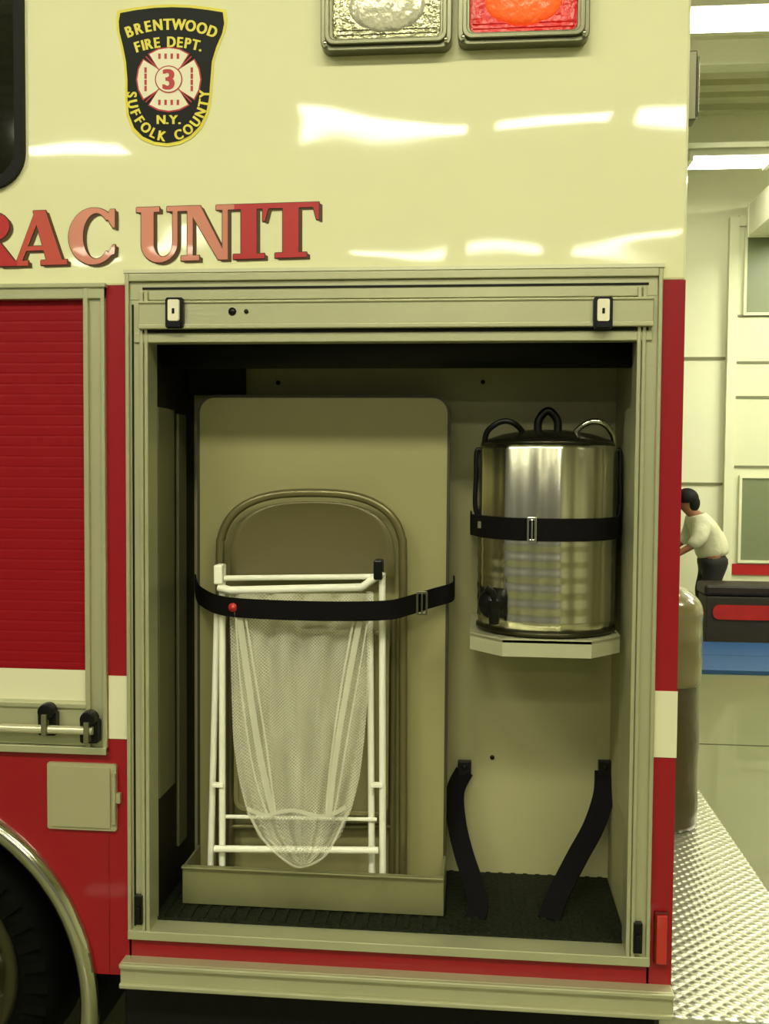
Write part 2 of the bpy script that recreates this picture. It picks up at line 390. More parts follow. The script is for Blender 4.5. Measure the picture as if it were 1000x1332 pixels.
SZ=1.285
UX=gx(710.5,0.20,700); UY=0.205; UR=0.168
b=MB()
xl=gx(611,0.1,835); xr=gx(806,0.1,840)
pl=[(xl,DEPTH-0.001),(xl,0.10),(xl+0.075,0.015),(xr-0.075,0.015),(xr,0.10),(xr,DEPTH-0.001)]
b.prismz(pl,SZ-0.006,SZ)
ol=[(xl,0.10),(xl+0.075,0.015),(xr-0.075,0.015),(xr,0.10)]
for (x0,y0),(x1,y1) in zip(ol[:-1],ol[1:]):
    dx,dy=x1-x0,y1-y0; L=math.hypot(dx,dy); nx,ny=dy/L*0.005,-dx/L*0.005
    b.prismz([(x0,y0),(x1,y1),(x1-nx,y1-ny),(x0-nx,y0-ny)],SZ-0.038,SZ+0.003)
b.box(xl,xl+0.005,0.10,DEPTH-0.001,SZ-0.038,SZ+0.003); b.box(xr-0.005,xr,0.10,DEPTH-0.001,SZ-0.038,SZ+0.003)
b.obj('shelf',ALUB,comp,label='bright aluminium shelf with chamfered lip')

b=MB(); x0=gx(157,-0.03,1260); x1=XC+0.0
b.box(x0,x1,-0.035,0.01,ZRB,ZRT); b.box(x0,x1,-0.045,-0.035,ZRT-0.012,ZRT); b.box(x0,x1,-0.045,-0.035,ZRB,ZRB+0.012)
b.obj('rub_rail',ALU,truck,bevel=0.003)
b=MB(); b.box(XLF+0.02,XC-0.1,0.12,TW-0.1,0.36,ZRB+0.02); b.box(XLF-0.3,XC-0.1,0.7,0.8,0.3,0.4); b.box(WCX-0.1,WCX+0.1,0.45,TW-0.4,WCZ-0.08,WCZ+0.08)
b.box(XLF+0.02,XC-0.02,0.04,0.12,0.30,ZRB+0.01)
b.obj('chassis',BLACK,truck,bevel=0.01)
b=MB(); w=[]
for k in range(33):
    a=-0.2+(math.pi+0.4)*k/32; w.append((WCX+(WR)*math.cos(a),WCZ+(WR)*math.sin(a)))
vs=[(x,0.021,z) for x,z in w]+[(x,0.75,z) for x,z in w]; n=len(w)
b.add(vs,[(i,i+1,i+1+n,i+n) for i in range(n-1)],0,True); b.add([(x,0.75,z) for x,z in w],[list(range(n))],0)
b.obj('wheel_well',BLACK,truck)
b=MB()
vs=[];prof=[(0.018,0.004),(0.018,-0.008),(0.008,-0.022),(-0.008,-0.026),(-0.024,-0.018),(-0.03,0.01)]
for k in range(49):
    a=-0.12+(math.pi+0.24)*k/48
    for dr,dy in prof: vs.append((WCX+(WR+dr)*math.cos(a),dy,WCZ+(WR+dr)*math.sin(a)))
q=len(prof); b.add(vs,[(i*q+j,i*q+j+1,(i+1)*q+j+1,(i+1)*q+j) for i in range(48) for j in range(q-1)],0,True)
b.obj('fender_trim',CHROME,truck,label='polished metal wheel-arch trim')
b=MB(); tr=min(WCZ,0.475); hub=0.27
b.lathe((WCX,0.08,WCZ),[(hub,0.02),(hub+0.03,-0.01),(tr-0.07,-0.03),(tr-0.02,-0.01),(tr,0.03),(tr,0.22),(tr-0.03,0.26),(hub,0.25)],64,axis='y')
for k in range(40):
    a=2*math.pi*k/40
    c,s_=math.cos(a),math.sin(a)
    x,z=WCX+(tr-0.012)*c,WCZ+(tr-0.012)*s_
    tx,tz=-s_*0.012,c*0.012
    b.add([(x-tx,0.052,z-tz),(x+tx,0.052,z+tz),(x+tx-c*0.06,0.046,z+tz-s_*0.06),(x-tx-c*0.06,0.046,z-tz-s_*0.06)],[(0,1,2,3)])
wheel=b.obj('wheel',mat('tyre_rubber',col(8,8,6),0.75,noise=0.2,spec=0.1),truck,label='black rubber rear wheel')
b=MB(); b.lathe((WCX,0.10,WCZ),[(hub,0.0),(hub-0.02,-0.02),(hub-0.05,0.03),(0.14,0.05),(0.12,0.0),(0.10,-0.05),(0.05,-0.07),(0,-0.07)],48,axis='y')
rim=b.obj('rim',mat('steel_rim',col(74,72,46),0.35,metal=0.7),wheel)
for k in range(10):
    a=2*math.pi*k/10; b=MB(); b.lathe((WCX+0.165*math.cos(a),0.145,WCZ+0.165*math.sin(a)),[(0.014,0.0),(0.014,-0.03),(0.0,-0.034)],6,axis='y'); b.obj('lug_nut',CHROME,wheel)

# left shutter door
zt=gz(390,0,60); zb=gz(912,0,60)
b=MB(); pitch=0.0245; z=zt
zw=gz(871,0,60)
while z>zw+0.001:
    z2=max(z-pitch,zw)
    b.add([(XFAR,0.0061,z),(XLP,0.0061,z),(XLP,0.0055,z-pitch*0.2),(XFAR,0.0055,z-pitch*0.2),(XLP,0.0055,z2+pitch*0.12),(XFAR,0.0055,z2+pitch*0.12),(XLP,0.0061,z2),(XFAR,0.0061,z2)],[(0,1,2,3),(3,2,4,5),(5,4,6,7)],0)
    z=z2
b.add([(XFAR,0.0055,zw),(XLP,0.0055,zw),(XLP,0.0055,zb),(XFAR,0.0055,zb)],[(0,1,2,3)],1)
sh=b.obj('shutter_door',[SHRED,WHITE],truck,label='closed red slatted roller shutter with cream stripe')
b=MB()
b.box(XLP,XLF,-0.004,0.03,ZSL-0.004,gz(372,0,60)); b.box(XLP,XLP+0.012,-0.014,0,ZSL,gz(372,0,60)); b.box(XLF-0.01,XLF,-0.012,0,ZSL,gz(372,0,60))
b.box(XFAR,XLF,-0.0125,0.03,gz(390,0,60),gz(374,0,60)); b.box(XFAR,XLF+0.004,-0.018,0.0,gz(376,0,60),gz(370,0,60))
b.box(XFAR,XLF,-0.016,0.03,ZSL-0.004,ZSL+0.014)
b.obj('shutter_frame',ALU,truck,bevel=0.002)
b=MB(); b.box(XFAR,XLP+0.003,-0.010,0.012,ZSL+0.016,zb+0.002); b.box(XFAR,XLP+0.003,-0.016,-0.01,zb-0.012,zb)
b.obj('bottom_rail',ALU,sh,bevel=0.002)
b=MB(); hz=gz(944,0,80); b.tube([(XFAR+0.2,-0.035,hz),(gx(128,0,945),-0.035,hz)],0.010,14)
b.obj('lift_bar',ALUB,sh)
for px,py in ((68,932),(122,942)):
    x,z=P(px,py); b=MB()
    b.prism(rrect(x-0.022,x+0.022,z-0.038,z+0.018,0.006),-0.03,-0.01,0); b.lathe((x,-0.03,z+0.02),[(0.0,-0.012),(0.018,-0.012),(0.02,0),(0.02,0.014)],20,axis='y')
    b.box(x-0.006,x+0.006,-0.05,-0.03,z-0.032,z+0.016,1)
    b.obj('latch',[BLKP,ALUD],sh,bevel=0.001)
x0,z1=P(63,990); x1,z0=P(153,1080)
b=MB(); b.prism(rrect(x0,x1,z0,z1,0.006),-0.008,0,0); b.prism(rrect(x0+0.008,x1-0.014,z0+0.008,z1-0.008,0.004),-0.012,-0.008,0); b.tube([(x1-0.004,-0.013,z0+0.02),(x1-0.004,-0.013,z1-0.02)],0.005,10)
b.box(x1,x1+0.01,-0.012,0,(z0+z1)/2-0.012,(z0+z1)/2+0.012)
b.obj('fuel_door',mat('satin_plate',col(182,177,140),0.4,metal=0.3),truck,bevel=0.001)
xw=gx(33,0,100); zb_=gz(247,0,10)
b=MB(); o=rrect(xw-0.95,xw,zb_,zb_+0.75,0.085,8); i_=rrect(xw-0.93,xw-0.022,zb_+0.022,zb_+0.728,0.07,8)
b.ring(o,i_,-0.014,0)
b.obj('window_gasket',BLACK,truck)
b=MB(); b.prism(i_,-0.006,0.0); b.obj('window_pane',GLASS,truck)

def wlight(pa,pb,pyb,bowl,back,lab):
    x0=gx(pa,0,30); x1=gx(pb,0,30); z0=gz(pyb,0,(pa+pb)/2); z1=z0+0.205
    b=MB(); o=rrect(x0,x1,z0,z1,0.022,6); i=rrect(x0+0.026,x1-0.026,z0+0.026,z1-0.026,0.014,6)
    b.ring(o,i,-0.034,0); 
    o2=rrect(x0+0.010,x1-0.010,z0+0.010,z1-0.010,0.02,6); i2=rrect(x0+0.020,x1-0.020,z0+0.020,z1-0.020,0.016,6)
    b.ring(o2,i2,-0.044,-0.034)
    wl=b.obj('warning_light',GREYM,truck,bevel=0.002,label=lab)
    b=MB(); b.prism(i,-0.012,-0.001); b.obj('reflector',back,wl)
    cx=(x0+x1)/2; cz=(z0+z1)/2
    b=MB(); prof=[(0.085*math.sin(t*math.pi/2/8),-0.012-0.02*math.cos(t*math.pi/2/8)) for t in range(9)]
    b.lathe((cx,0,cz),prof,40,axis='y',sy=0.66); b.obj('bulb_bowl',bowl,wl)
    for k in range(3):
        b=MB(); zz=z0+0.032+k*0.010; b.box(x0+0.032,x1-0.032,-0.015,-0.012,zz,zz+0.003)
        b.obj('lens_rib',back,wl)
    for xx in (x0+0.012,x1-0.012):
        b=MB(); b.lathe((xx,-0.044,z0+0.013),[(0.005,0),(0.004,-0.003),(0,-0.003)],10,axis='y')
        b.obj('screw',CHROME,wl)
wlight(420,588,72,GLOWC,LENSC,'clear warning light in a grey metal bezel')
wlight(596,765,64,GLOWR,LENSR,'lit red warning light in a grey metal bezel')

b=MB(); x,z0=P(900,150); z1=gz(58,0,900); b.box(XC,XC+0.022,0.03,0.08,z0,z1); b.box(XC+0.022,XC+0.028,0.035,0.075,z0+0.01,z1-0.01)
b.obj('rear_marker_housing',GREYM,truck,bevel=0.003)
TBZ=1.68-(1312-607)*2.27/1295
b=MB(); b.box(XC-0.03,XC+0.41,-0.02,TW,TBZ-0.05,TBZ); b.box(XC-0.03,XC+0.41,-0.026,-0.02,TBZ-0.06,TBZ-0.0); 
b.obj('tailboard',TREAD,truck,bevel=0.003,label='diamond-plate aluminium rear step')

# ------------------------------------------------------------ lettering
def arcstrip(cx,cz,ro,ri,a0,a1,n=14,ci=None):
    ci=ci or (cx,cz); out=[]
    for k in range(n):
        q=[]
        for a,rr,c in ((a0+(a1-a0)*k/n,ro,(cx,cz)),(a0+(a1-a0)*(k+1)/n,ro,(cx,cz)),(a0+(a1-a0)*(k+1)/n,ri,ci),(a0+(a1-a0)*k/n,ri,ci)):
            t=math.radians(a); q.append((c[0]+rr[0]*math.cos(t),c[1]+rr[1]*math.sin(t)))
        out.append(q)
    return out
def rc(x0,x1,z0,z1): return [(x0,z0),(x1,z0),(x1,z1),(x0,z1)]
G={}
s=0.09
G['I']=[rc(.26,.74,0,1),rc(.02,.98,0,s),rc(.02,.98,1-s,1)]
G['T']=[rc(.36,.64,0,1),rc(.22,.78,0,s),rc(0,1,1-s,1),[(0,1-s),(.10,1-s),(.04,.68),(0,.68)],[(.90,1-s),(1,1-s),(1,.68),(.96,.68)]]
G['N']=[rc(.12,.22,0,1),rc(.78,.88,0,1),[(.10,1),(.36,1),(.88,0),(.70,0)],rc(0,.34,0,s),rc(0,.3,1-s,1),rc(.66,1,1-s,1)]
G['U']=[rc(.10,.36,.33,1),rc(.76,.86,.33,1),rc(0,.48,1-s,1),rc(.64,1,1-s,1)]+arcstrip(.48,.33,(.38,.35),(.20,.25),180,360,16,(.56,.33))
G['C']=arcstrip(.52,.5,(.52,.52),(.28,.42),42,318,26,(.58,.5))+[[(.88,.98),(.97,.98),(.97,.64),(.93,.64),(.80,.84)],[(.93,.33),(.98,.33),(.96,.16),(.80,.12)]]
G['A']=[[(.44,1),(.56,1),(.18,0),(.08,0)],[(.40,1),(.62,1),(.94,0),(.66,0)],rc(.24,.72,.27,.35),rc(0,.32,0,s),rc(.54,1,0,s)]
G['R']=[rc(.12,.38,0,1),rc(0,.5,0,s),rc(0,.5,1-s,1),rc(.38,.55,.92,1),rc(.38,.55,.46,.54)]+arcstrip(.55,.73,(.33,.27),(.10,.19),-90,90,12)+[[(.42,.5),(.66,.5),(.98,.08),(.74,.0)],rc(.70,1.02,0,s)]
def baseline(px): return 347-0.031*px
letters=[('R',-50,22,0),('A',14,88,1),('C',90,152,2),('U',178,240,2),('N',236,305,2),('I',303,345,0),('T',342,415,0)]
dirs=[(1.3*math.cos(k*math.pi/3),1.3*math.sin(k*math.pi/3)) for k in range(6)]+[(4.5,3),(3,2)]
for ch,xa,xb,mm in letters:
    o=MB(); f=MB()
    def mp(u,v,dx=0,dy=0,yy=0):
        px=xa+(xb-xa)*u; py=baseline(px)-71*v
        return P(px+dx,py+dy,0)
    ko=0; kf=0
    for poly in G[ch]:
        for d in dirs:
            q=[mp(u,v,*d) for u,v in poly]; yy=-0.0010-0.000008*ko; ko+=1
            o.add([(x,yy,z) for x,z in q],[list(range(len(q)))])
        q=[mp(u,v) for u,v in poly]; yy=-0.0036-0.00004*kf; kf+=1
        f.add([(x,yy,z) for x,z in q],[list(range(len(q)))])
    L=f.obj('letter',[ [REDV,SALM,PINK][mm] ],truck,label='red serif letter '+ch+' with dark shadow edge',recalc=False)
    o.obj('letter_outline',LBLACK,L,recalc=False)

EMB=MB()
outl=[(153,14),(175,10),(200,7),(225,6),(250,7),(275,10),(294,13),(296,28),(293,42),(285,60),(279,80),(277,105),(275,130),(271,150),(262,168),(250,180),(235,188),(218,191),(200,189),(184,182),(172,170),(165,152),(163,130),(163,105),(161,80),(157,60),(152,40),(151,26)]
cxe=sum(a for a,b in outl)/len(outl); cye=sum(b for a,b in outl)/len(outl)
def fan(b,poly,c,y,mi):
    n=len(poly); vs=[(P(*c)[0],y,P(*c)[1])]+[(P(*q)[0],y,P(*q)[1]) for q in poly]
    b.add(vs,[(0,1+i,1+(i+1)%n) for i in range(n)],mi)
fan(EMB,outl,(cxe,cye),-0.0014,0)
inn=[(cxe+(a-cxe)*0.945,cye+(b_-cye)*0.955) for a,b_ in outl]
fan(EMB,inn,(cxe,cye),-0.0022,1)
cc=(220,104)
def cross(R,w0,w1):
    pts=[]
    for k in range(4):
        a=math.radians(90*k)
        for ang,r in ((-w1,R*0.98),(-w1*0.5,R*0.97),(0,R*0.97),(w1*0.5,R*0.97),(w1,R*0.98)):
            t=a+math.radians(ang); pts.append((cc[0]+r*math.cos(t),cc[1]+r*math.sin(t)))
        t=a+math.radians(45); pts.append((cc[0]+w0*math.cos(t),cc[1]+w0*math.sin(t)))
    return pts
fan(EMB,cross(44,20,39),cc,-0.0028,3); fan(EMB,cross(42,18,37.5),cc,-0.0034,2)
circ=lambda r:[(cc[0]+r*math.cos(t*math.pi/14),cc[1]+r*math.sin(t*math.pi/14)) for t in range(28)]
fan(EMB,circ(18),cc,-0.0040,3); fan(EMB,circ(16.4),cc,-0.0046,2)
for k in range(4):
    a=math.radians(90*k)
    for off in (-12,-4,4,12):
        c=(cc[0]+30*math.cos(a)-off*math.sin(a),cc[1]+30*math.sin(a)+off*math.cos(a))
        fan(EMB,[(c[0]-1.6,c[1]-3.5),(c[0]+1.6,c[1]-3.5),(c[0]+1.6,c[1]+3.5),(c[0]-1.6,c[1]+3.5)],c,-0.0040,3)
    a+=math.radians(45); u=(math.cos(a),math.sin(a)); v_=(-u[1]*0.8,u[0]*0.8)
    fan(EMB,[(cc[0]+u[0]*18+v_[0],cc[1]+u[1]*18+v_[1]),(cc[0]+u[0]*42+v_[0],cc[1]+u[1]*42+v_[1]),(cc[0]+u[0]*42-v_[0],cc[1]+u[1]*42-v_[1]),(cc[0]+u[0]*18-v_[0],cc[1]+u[1]*18-v_[1])],(cc[0]+u[0]*30,cc[1]+u[1]*30),-0.0042,3)
em=EMB.obj('emblem',[GOLD,BLKV,WHV,REDV],truck,label='black and yellow fire department shield emblem',recalc=False)
def glyph(ch,bold=0.02):
    cu=bpy.data.curves.new('t','FONT'); cu.body=ch; cu.offset=bold; cu.align_x='CENTER'; ob=bpy.data.objects.new('t',cu); scene.collection.objects.link(ob)
    bpy.context.view_layer.update()
    me=bpy.data.meshes.new_from_object(ob.evaluated_get(bpy.context.evaluated_depsgraph_get()))
    v=[(q.co.x,q.co.y) for q in me.vertices]; f=[list(p.vertices) for p in me.polygons]
    bpy.data.objects.remove(ob); bpy.data.curves.remove(cu); bpy.data.meshes.remove(me)
    return v,f
def put(ch,px,py,size,rot,sx,b,y=-0.0030,bold=0.025):
    v,f=glyph(ch,0.018)
    c,s_=math.cos(rot),math.sin(rot)
    mid=(min(u for u,_ in v)+max(u for u,_ in v))/2
    # bolder strokes from slightly shifted layers
    sh_=[0.0] if bold<0.03 else [-0.035,0.0,0.035]
    for k,d in enumerate(sh_):
        vs=[]
        for u,w in v:
            X=(u-mid+d)*size*sx; Y=-(w-0.35)*size
            q=P(px+X*c-Y*s_,py+X*s_+Y*c,0); vs.append((q[0],y-0.00004*k,q[1]))
        b.add(vs,f,0)
WD={'I':0.38,'W':1.1,'O':1.0,'M':1.05,'.':0.35,' ':0.6,'N':0.95,'D':0.95,'U':0.9,'C':0.9,'E':0.78,'F':0.75,'L':0.72,'S':0.78,'T':0.8,'P':0.8,'R':0.85,'B':0.88,'K':0.85,'Y':0.82}
def pathtext(b,t,pts,size,sx):
    L=[0]
    for p,q in zip(pts[:-1],pts[1:]): L.append(L[-1]+math.hypot(q[0]-p[0],q[1]-p[1]))
    tot=sum(WD.get(ch,0.85) for ch in t); acc=0; M=len(pts)-1
    for ch in t:
        w_=WD.get(ch,0.85); s0=L[-1]*(acc+w_/2)/tot; acc+=w_
        if ch==' ': continue
        j=min(range(len(L)),key=lambda k:abs(L[k]-s0)); j=max(1,min(j,M-1))
        dx=pts[j+1][0]-pts[j-1][0]; dy=pts[j+1][1]-pts[j-1][1]
        put(ch,pts[j][0],pts[j][1],size,math.atan2(dy,dx),sx,b,bold=0.04)
def oval(c,rx,ry,a0,a1,M=300): return [(c[0]+rx*math.cos(math.radians(a0+(a1-a0)*k/M)),c[1]-ry*math.sin(math.radians(a0+(a1-a0)*k/M))) for k in range(M+1)]
b=MB(); pathtext(b,'BRENTWOOD',oval((223,190),158,158,112.5,67.5),20,0.82); b.obj('emblem_lettering',GOLD,em,recalc=False)
b=MB(); pathtext(b,'FIRE DEPT.',oval((222,200),145,145,109,73),19,0.82); b.obj('emblem_lettering',GOLD,em,recalc=False)
b=MB()
for c_,x in (('N',210),('.',218),('Y',226),('.',234)): put(c_,x,156,16,0,1,b,bold=0.04)
b.obj('emblem_lettering',GOLD,em,recalc=False)
b=MB(); pathtext(b,'SUFFOLK',oval((219,122),47,56,176,268),18,0.84); b.obj('emblem_lettering',GOLD,em,recalc=False)
b=MB(); pathtext(b,'COUNTY',oval((219,122),47,56,279,365),18,0.84); b.obj('emblem_lettering',GOLD,em,recalc=False)
tb3=MB(); put('3',220,104,36,0,0.95,tb3,-0.0052,0.04); tb3.obj('emblem_numeral',REDV,em,recalc=False)

# ------------------------------------------------------------ folding table
TY=0.265
x0=gx(257,TY,800); x1=gx(583,TY,800); zt=gz(514,TY,420); tbz=TZ+0.0065
tab=top('folding_table',((x0+x1)/2,TY+0.02,tbz),'tan folding table stood on end and strapped upright','table')
b=MB(); b.prism(rrect(x0+0.006,x1-0.006,tbz+0.006,zt-0.006,0.04,8),TY-0.002,TY+0.01); b.obj('tabletop',TABLE,tab)
b=MB(); b.ring(rrect(x0,x1,tbz,zt,0.046,8),rrect(x0+0.007,x1-0.007,tbz+0.007,zt-0.007,0.039,8),TY-0.003,TY+0.035); b.obj('edge_band',TEDGE,tab)
b=MB()
for xx in (x0+0.08,x1-0.08): b.tube([(xx,TY+0.026,tbz+0.08),(xx,TY+0.026,zt-0.08)],0.011,10)
b.tube([(x0+0.08,TY+0.026,tbz+0.08),(x1-0.08,TY+0.026,tbz+0.08)],0.011,10)
b.obj('folded_leg',CHAIRF,tab)

# ------------------------------------------------------------ folding chair
CY=0.215
cz0=TZ+0.0065
def Q(px,py,y): 
    x,z=P(px,py,y); return (x,y,z)
xc=gx(407,CY,700)
ch=top('folding_chair',(xc,CY,cz0),'olive-tan steel folding chair folded flat against the table','chair')
def arch(l,r,t,sh,bottom,y,lean=0.0):
    w=(r-l)/2; c=(l+r)/2
    pts=[Q(l-lean,bottom,y)]
    pts.append(Q(l,(bottom+sh)/2,y))
    for k in range(17):
        a=math.pi-math.pi*k/16
        ca,sa=math.cos(a),math.sin(a)
        e=0.75
        pts.append(Q(c+w*math.copysign(abs(ca)**e,ca),sh-(sh-t)*abs(sa)**e,y))
    pts.append(Q(r,(bottom+sh)/2,y)); pts.append(Q(r+lean,bottom,y)); return pts
CB=1128
b=MB(); A=arch(286,524,641,725,CB,CY); A[0]=(A[0][0],CY,cz0+0.014); A[-1]=(A[-1][0],CY,cz0+0.014)
b.tube(spline(A,3),0.011,12); b.obj('chair_frame',CHAIRF,ch)
b=MB(); w=[]
for k in range(25):
    a=math.pi*k/24; ca,sa=math.cos(a),math.sin(a); w.append(P(406+107*math.copysign(abs(ca)**0.75,ca),728-76*abs(sa)**0.75,CY))
w.append(P(299,752,CY)); w.append(P(513,752,CY))
c=(sum(a for a,_ in w)/len(w),sum(z for _,z in w)/len(w))
n=len(w); vs=[];lay=[(1.0,0.0),(0.96,-0.006),(0.90,-0.004),(0.5,0.003)]
for sc,dy in lay: vs+=[(c[0]+(x-c[0])*sc,CY+dy,c[1]+(z-c[1])*sc) for x,z in w]
fs=[(j*n+i,j*n+(i+1)%n,(j+1)*n+(i+1)%n,(j+1)*n+i) for j in range(3) for i in range(n)]
vs.append((c[0],CY+0.005,c[1])); fs+=[(3*n+i,3*n+(i+1)%n,4*n) for i in range(n)]
b.add(vs,fs,0,True); b.obj('backrest',CHAIR,ch)
b=MB(); a0=P(306,815,CY-0.01); a1=P(505,1060,CY-0.01)
b.prism(rrect(a0[0],a1[0],a1[1],a0[1],0.03,6),CY-0.022,CY-0.012); b.ring(rrect(a0[0],a1[0],a1[1],a0[1],0.03,6),rrect(a0[0]+.012,a1[0]-.012,a1[1]+.012,a0[1]-.012,0.02,6),CY-0.028,CY-0.022); b.obj('seat',mat('seat_enamel',col(132,126,86),0.4,metal=0.1),ch,bevel=0.002)
for px in (300,512):
    p=Q(px,800,CY+0.022); b=MB(); b.tube([p,(p[0],CY+0.022,cz0+0.012)],0.009,10); b.obj('rear_leg',CHAIRF,ch)
b=MB(); p=Q(300,1075,CY+0.022); q=Q(512,1075,CY+0.022); b.tube([p,q],0.008,10); b.obj('cross_brace',CHAIRF,ch)
for px in (286,524):
    x=gx(px,CY,1100); b=MB(); b.lathe((x,CY,cz0),[(0,0),(0.015,0),(0.015,0.03),(0.011,0.034)],14); b.obj('foot_cap',BLKP,ch)

# ------------------------------------------------------------ net stand
NY=0.155
ns=top('net_bag_stand',(gx(390,NY,800),NY,cz0),'white tubular folding stand with a hanging mesh bag','laundry stand')
legs=[((289,738),(289,1128)),((283,775),(273,1128)),((481,770),(484,1136)),((497,745),(498,1136))]
for i,(a,c_) in enumerate(legs):
    y=NY+(0.012 if i in(1,2) else -0.008)
    p=Q(a[0],a[1],y); q=Q(c_[0],c_[1],y); b=MB(); b.tube([p,(q[0],y,cz0+0.012)],0.0085,12); b.obj('leg',WFRAME,ns)
b=MB(); b.tube([Q(284,764,NY-0.02),Q(300,768,NY-0.024),Q(470,764,NY-0.024),Q(498,744,NY-0.02)],0.010,12); 
b.tube([Q(292,752,NY-0.016),Q(490,750,NY-0.016)],0.007,12)
b.obj('top_rail',WFRAME,ns)
b=MB(); b.tube([Q(279,1104,NY-0.026),Q(492,1106,NY-0.026)],0.0085,12); b.tube([Q(290,1062,NY+0.0),Q(490,1066,NY+0.0)],0.005,10); b.obj('lower_rail',WFRAME,ns)
for px,py in ((285,748),(492,742)):
    p=Q(px,py,NY-0.02); b=MB(); b.box(p[0]-0.011,p[0]+0.011,NY-0.034,NY+0.01,p[2]-0.022,p[2]+0.026); b.obj('corner_bracket',BLKP if px>400 else WFRAME,ns,bevel=0.004)
for px in (283,490):
    p=Q(px,1022,NY-0.02); b=MB(); b.box(p[0]-0.015,p[0]+0.015,NY-0.022,NY-0.004,p[2]-0.005,p[2]+0.005); b.obj('hinge_clip',WFRAME,ns,bevel=0.002)
left=[(772,298),(800,299),(850,300),(900,301),(960,303),(1010,310),(1050,320),(1085,336),(1110,362),(1126,388)]
right=[(772,486),(800,484),(850,481),(900,479),(960,474),(1010,468),(1050,458),(1085,444),(1110,424),(1126,398)]
def lerp(tab_,y):
    for (a,b1),(c1,d) in zip(tab_[:-1],tab_[1:]):
        if y<=c1: return b1+(d-b1)*(y-a)/(c1-a)
    return tab_[-1][1]
def sheet(y0,sgn,ph):
    b=MB(); nu,nv=64,44; vs=[]
    for j in range(nv+1):
        py=772+(1126-772)*j/nv; l,r=lerp(left,py),lerp(right,py)
        for i in range(nu+1):
            u=i/nu; px=l+(r-l)*u
            fan_=(u-0.5)*(1+0.5*j/nv)
            fold=0.010*math.sin(fan_*24+ph+0.6*math.sin(j*0.15))*(1-0.5*j/nv)+0.0035*math.sin(fan_*52+ph+j*0.1)
            yy=y0+sgn*0.028*math.sin(math.pi*u)*min(1,(j+4)/20)+fold
            vs.append(Q(px,py+4*math.sin(u*9+ph)*(j/nv)*(1 if j<nv else 0),yy))
    fs=[(j*(nu+1)+i,j*(nu+1)+i+1,(j+1)*(nu+1)+i+1,(j+1)*(nu+1)+i) for j in range(nv) for i in range(nu)]
    b.add(vs,fs,0,True); return b
b=sheet(NY-0.03,-1,0.3); b2=sheet(NY-0.02,0.3,1.7)
b.add(b2.v,b2.f,0,True)
bag=b.obj('mesh_bag',NET,ns,label='translucent white mesh bag',recalc=False)
NETS=mat('net_gathers',col(250,249,226),0.9,alpha=0.28,spec=0.1)
b=MB()
def strand(l,y=NY-0.066,w=0.010):
    p=spline([Q(a,c_,y) for a,c_ in l],5)
    b.strap(p,w,0.001,0,(1,0,0.05))
strand([(310,795),(322,880),(334,960),(346,1020),(356,1060)],w=0.016)
strand([(318,795),(332,880),(345,960),(353,1020),(359,1060)],w=0.005,y=NY-0.069)
strand([(306,795),(312,880),(322,960),(334,1020),(348,1060)],w=0.004,y=NY-0.069)
strand([(470,795),(454,880),(440,960),(432,1020),(428,1060)],w=0.014)
strand([(462,795),(446,880),(434,960),(427,1020),(424,1060)],w=0.005,y=NY-0.069)
strand([(480,795),(466,880),(452,960),(442,1020),(434,1060)],w=0.004,y=NY-0.069)
p=spline([Q(a,c_,NY-0.064) for a,c_ in ((322,1052),(345,1060),(380,1054),(420,1062),(450,1050))],5); b.strap(p,0.010,0.001,0,(0,0,1))
p=spline([Q(a,c_,NY-0.050) for a,c_ in ((322,1056),(345,1095),(375,1122),(395,1127),(425,1110),(452,1056))],5); b.strap(p,0.006,0.001,0,(0,0,1))
b.obj('hem',NETS,bag)

def straploop(name,pts,w,label,buckle,lab2=None,patch=None):
    e=MB(); p=spline([Q(*a) for a in pts],6); e.strap(p,w,0.004); 
    base=Vector((sum(q.x for q in p)/len(p),sum(q.y for q in p)/len(p),min(q.z for q in p)))
    T=top(name,tuple(base),label,'strap')
    e.obj('webbing',WEB,T)
    bx=Q(*buckle); m=MB(); h=w*0.62
    m.ring(rrect(bx[0]-0.014,bx[0]+0.014,bx[2]-h,bx[2]+h,0.004),rrect(bx[0]-0.009,bx[0]+0.009,bx[2]-h+0.006,bx[2]+h-0.006,0.003),bx[1]-0.012,bx[1]-0.006)
    m.box(bx[0]-0.002,bx[0]+0.002,bx[1]-0.014,bx[1]-0.01,bx[2]-h+0.004,bx[2]+h-0.004)
    m.obj('buckle',GREYM,T,bevel=0.001)
    if patch:
        q=Q(*patch); m=MB(); m.lathe((q[0],q[1],q[2]),[(0.011,0),(0.011,-0.003),(0,-0.003)],20,axis='y'); m.lathe((q[0],q[1]-0.003,q[2]),[(0.005,0),(0.005,-0.001),(0,-0.001)],6,axis='y',mi=1); m.obj('round_badge',[REDV,SALM],T)
    return T
straploop('cargo_strap',[(254,758,0.37),(256,768,0.27),(262,776,0.22),(285,787,0.115),(330,792,0.075),(420,795,0.062),(500,794,0.085),(530,788,0.125),(562,778,0.20),(588,770,0.245),(590,760,0.37)],0.047,
 'black webbing strap buckled around the table and chair',(549,784,0.155),patch=(303,790,0.087))
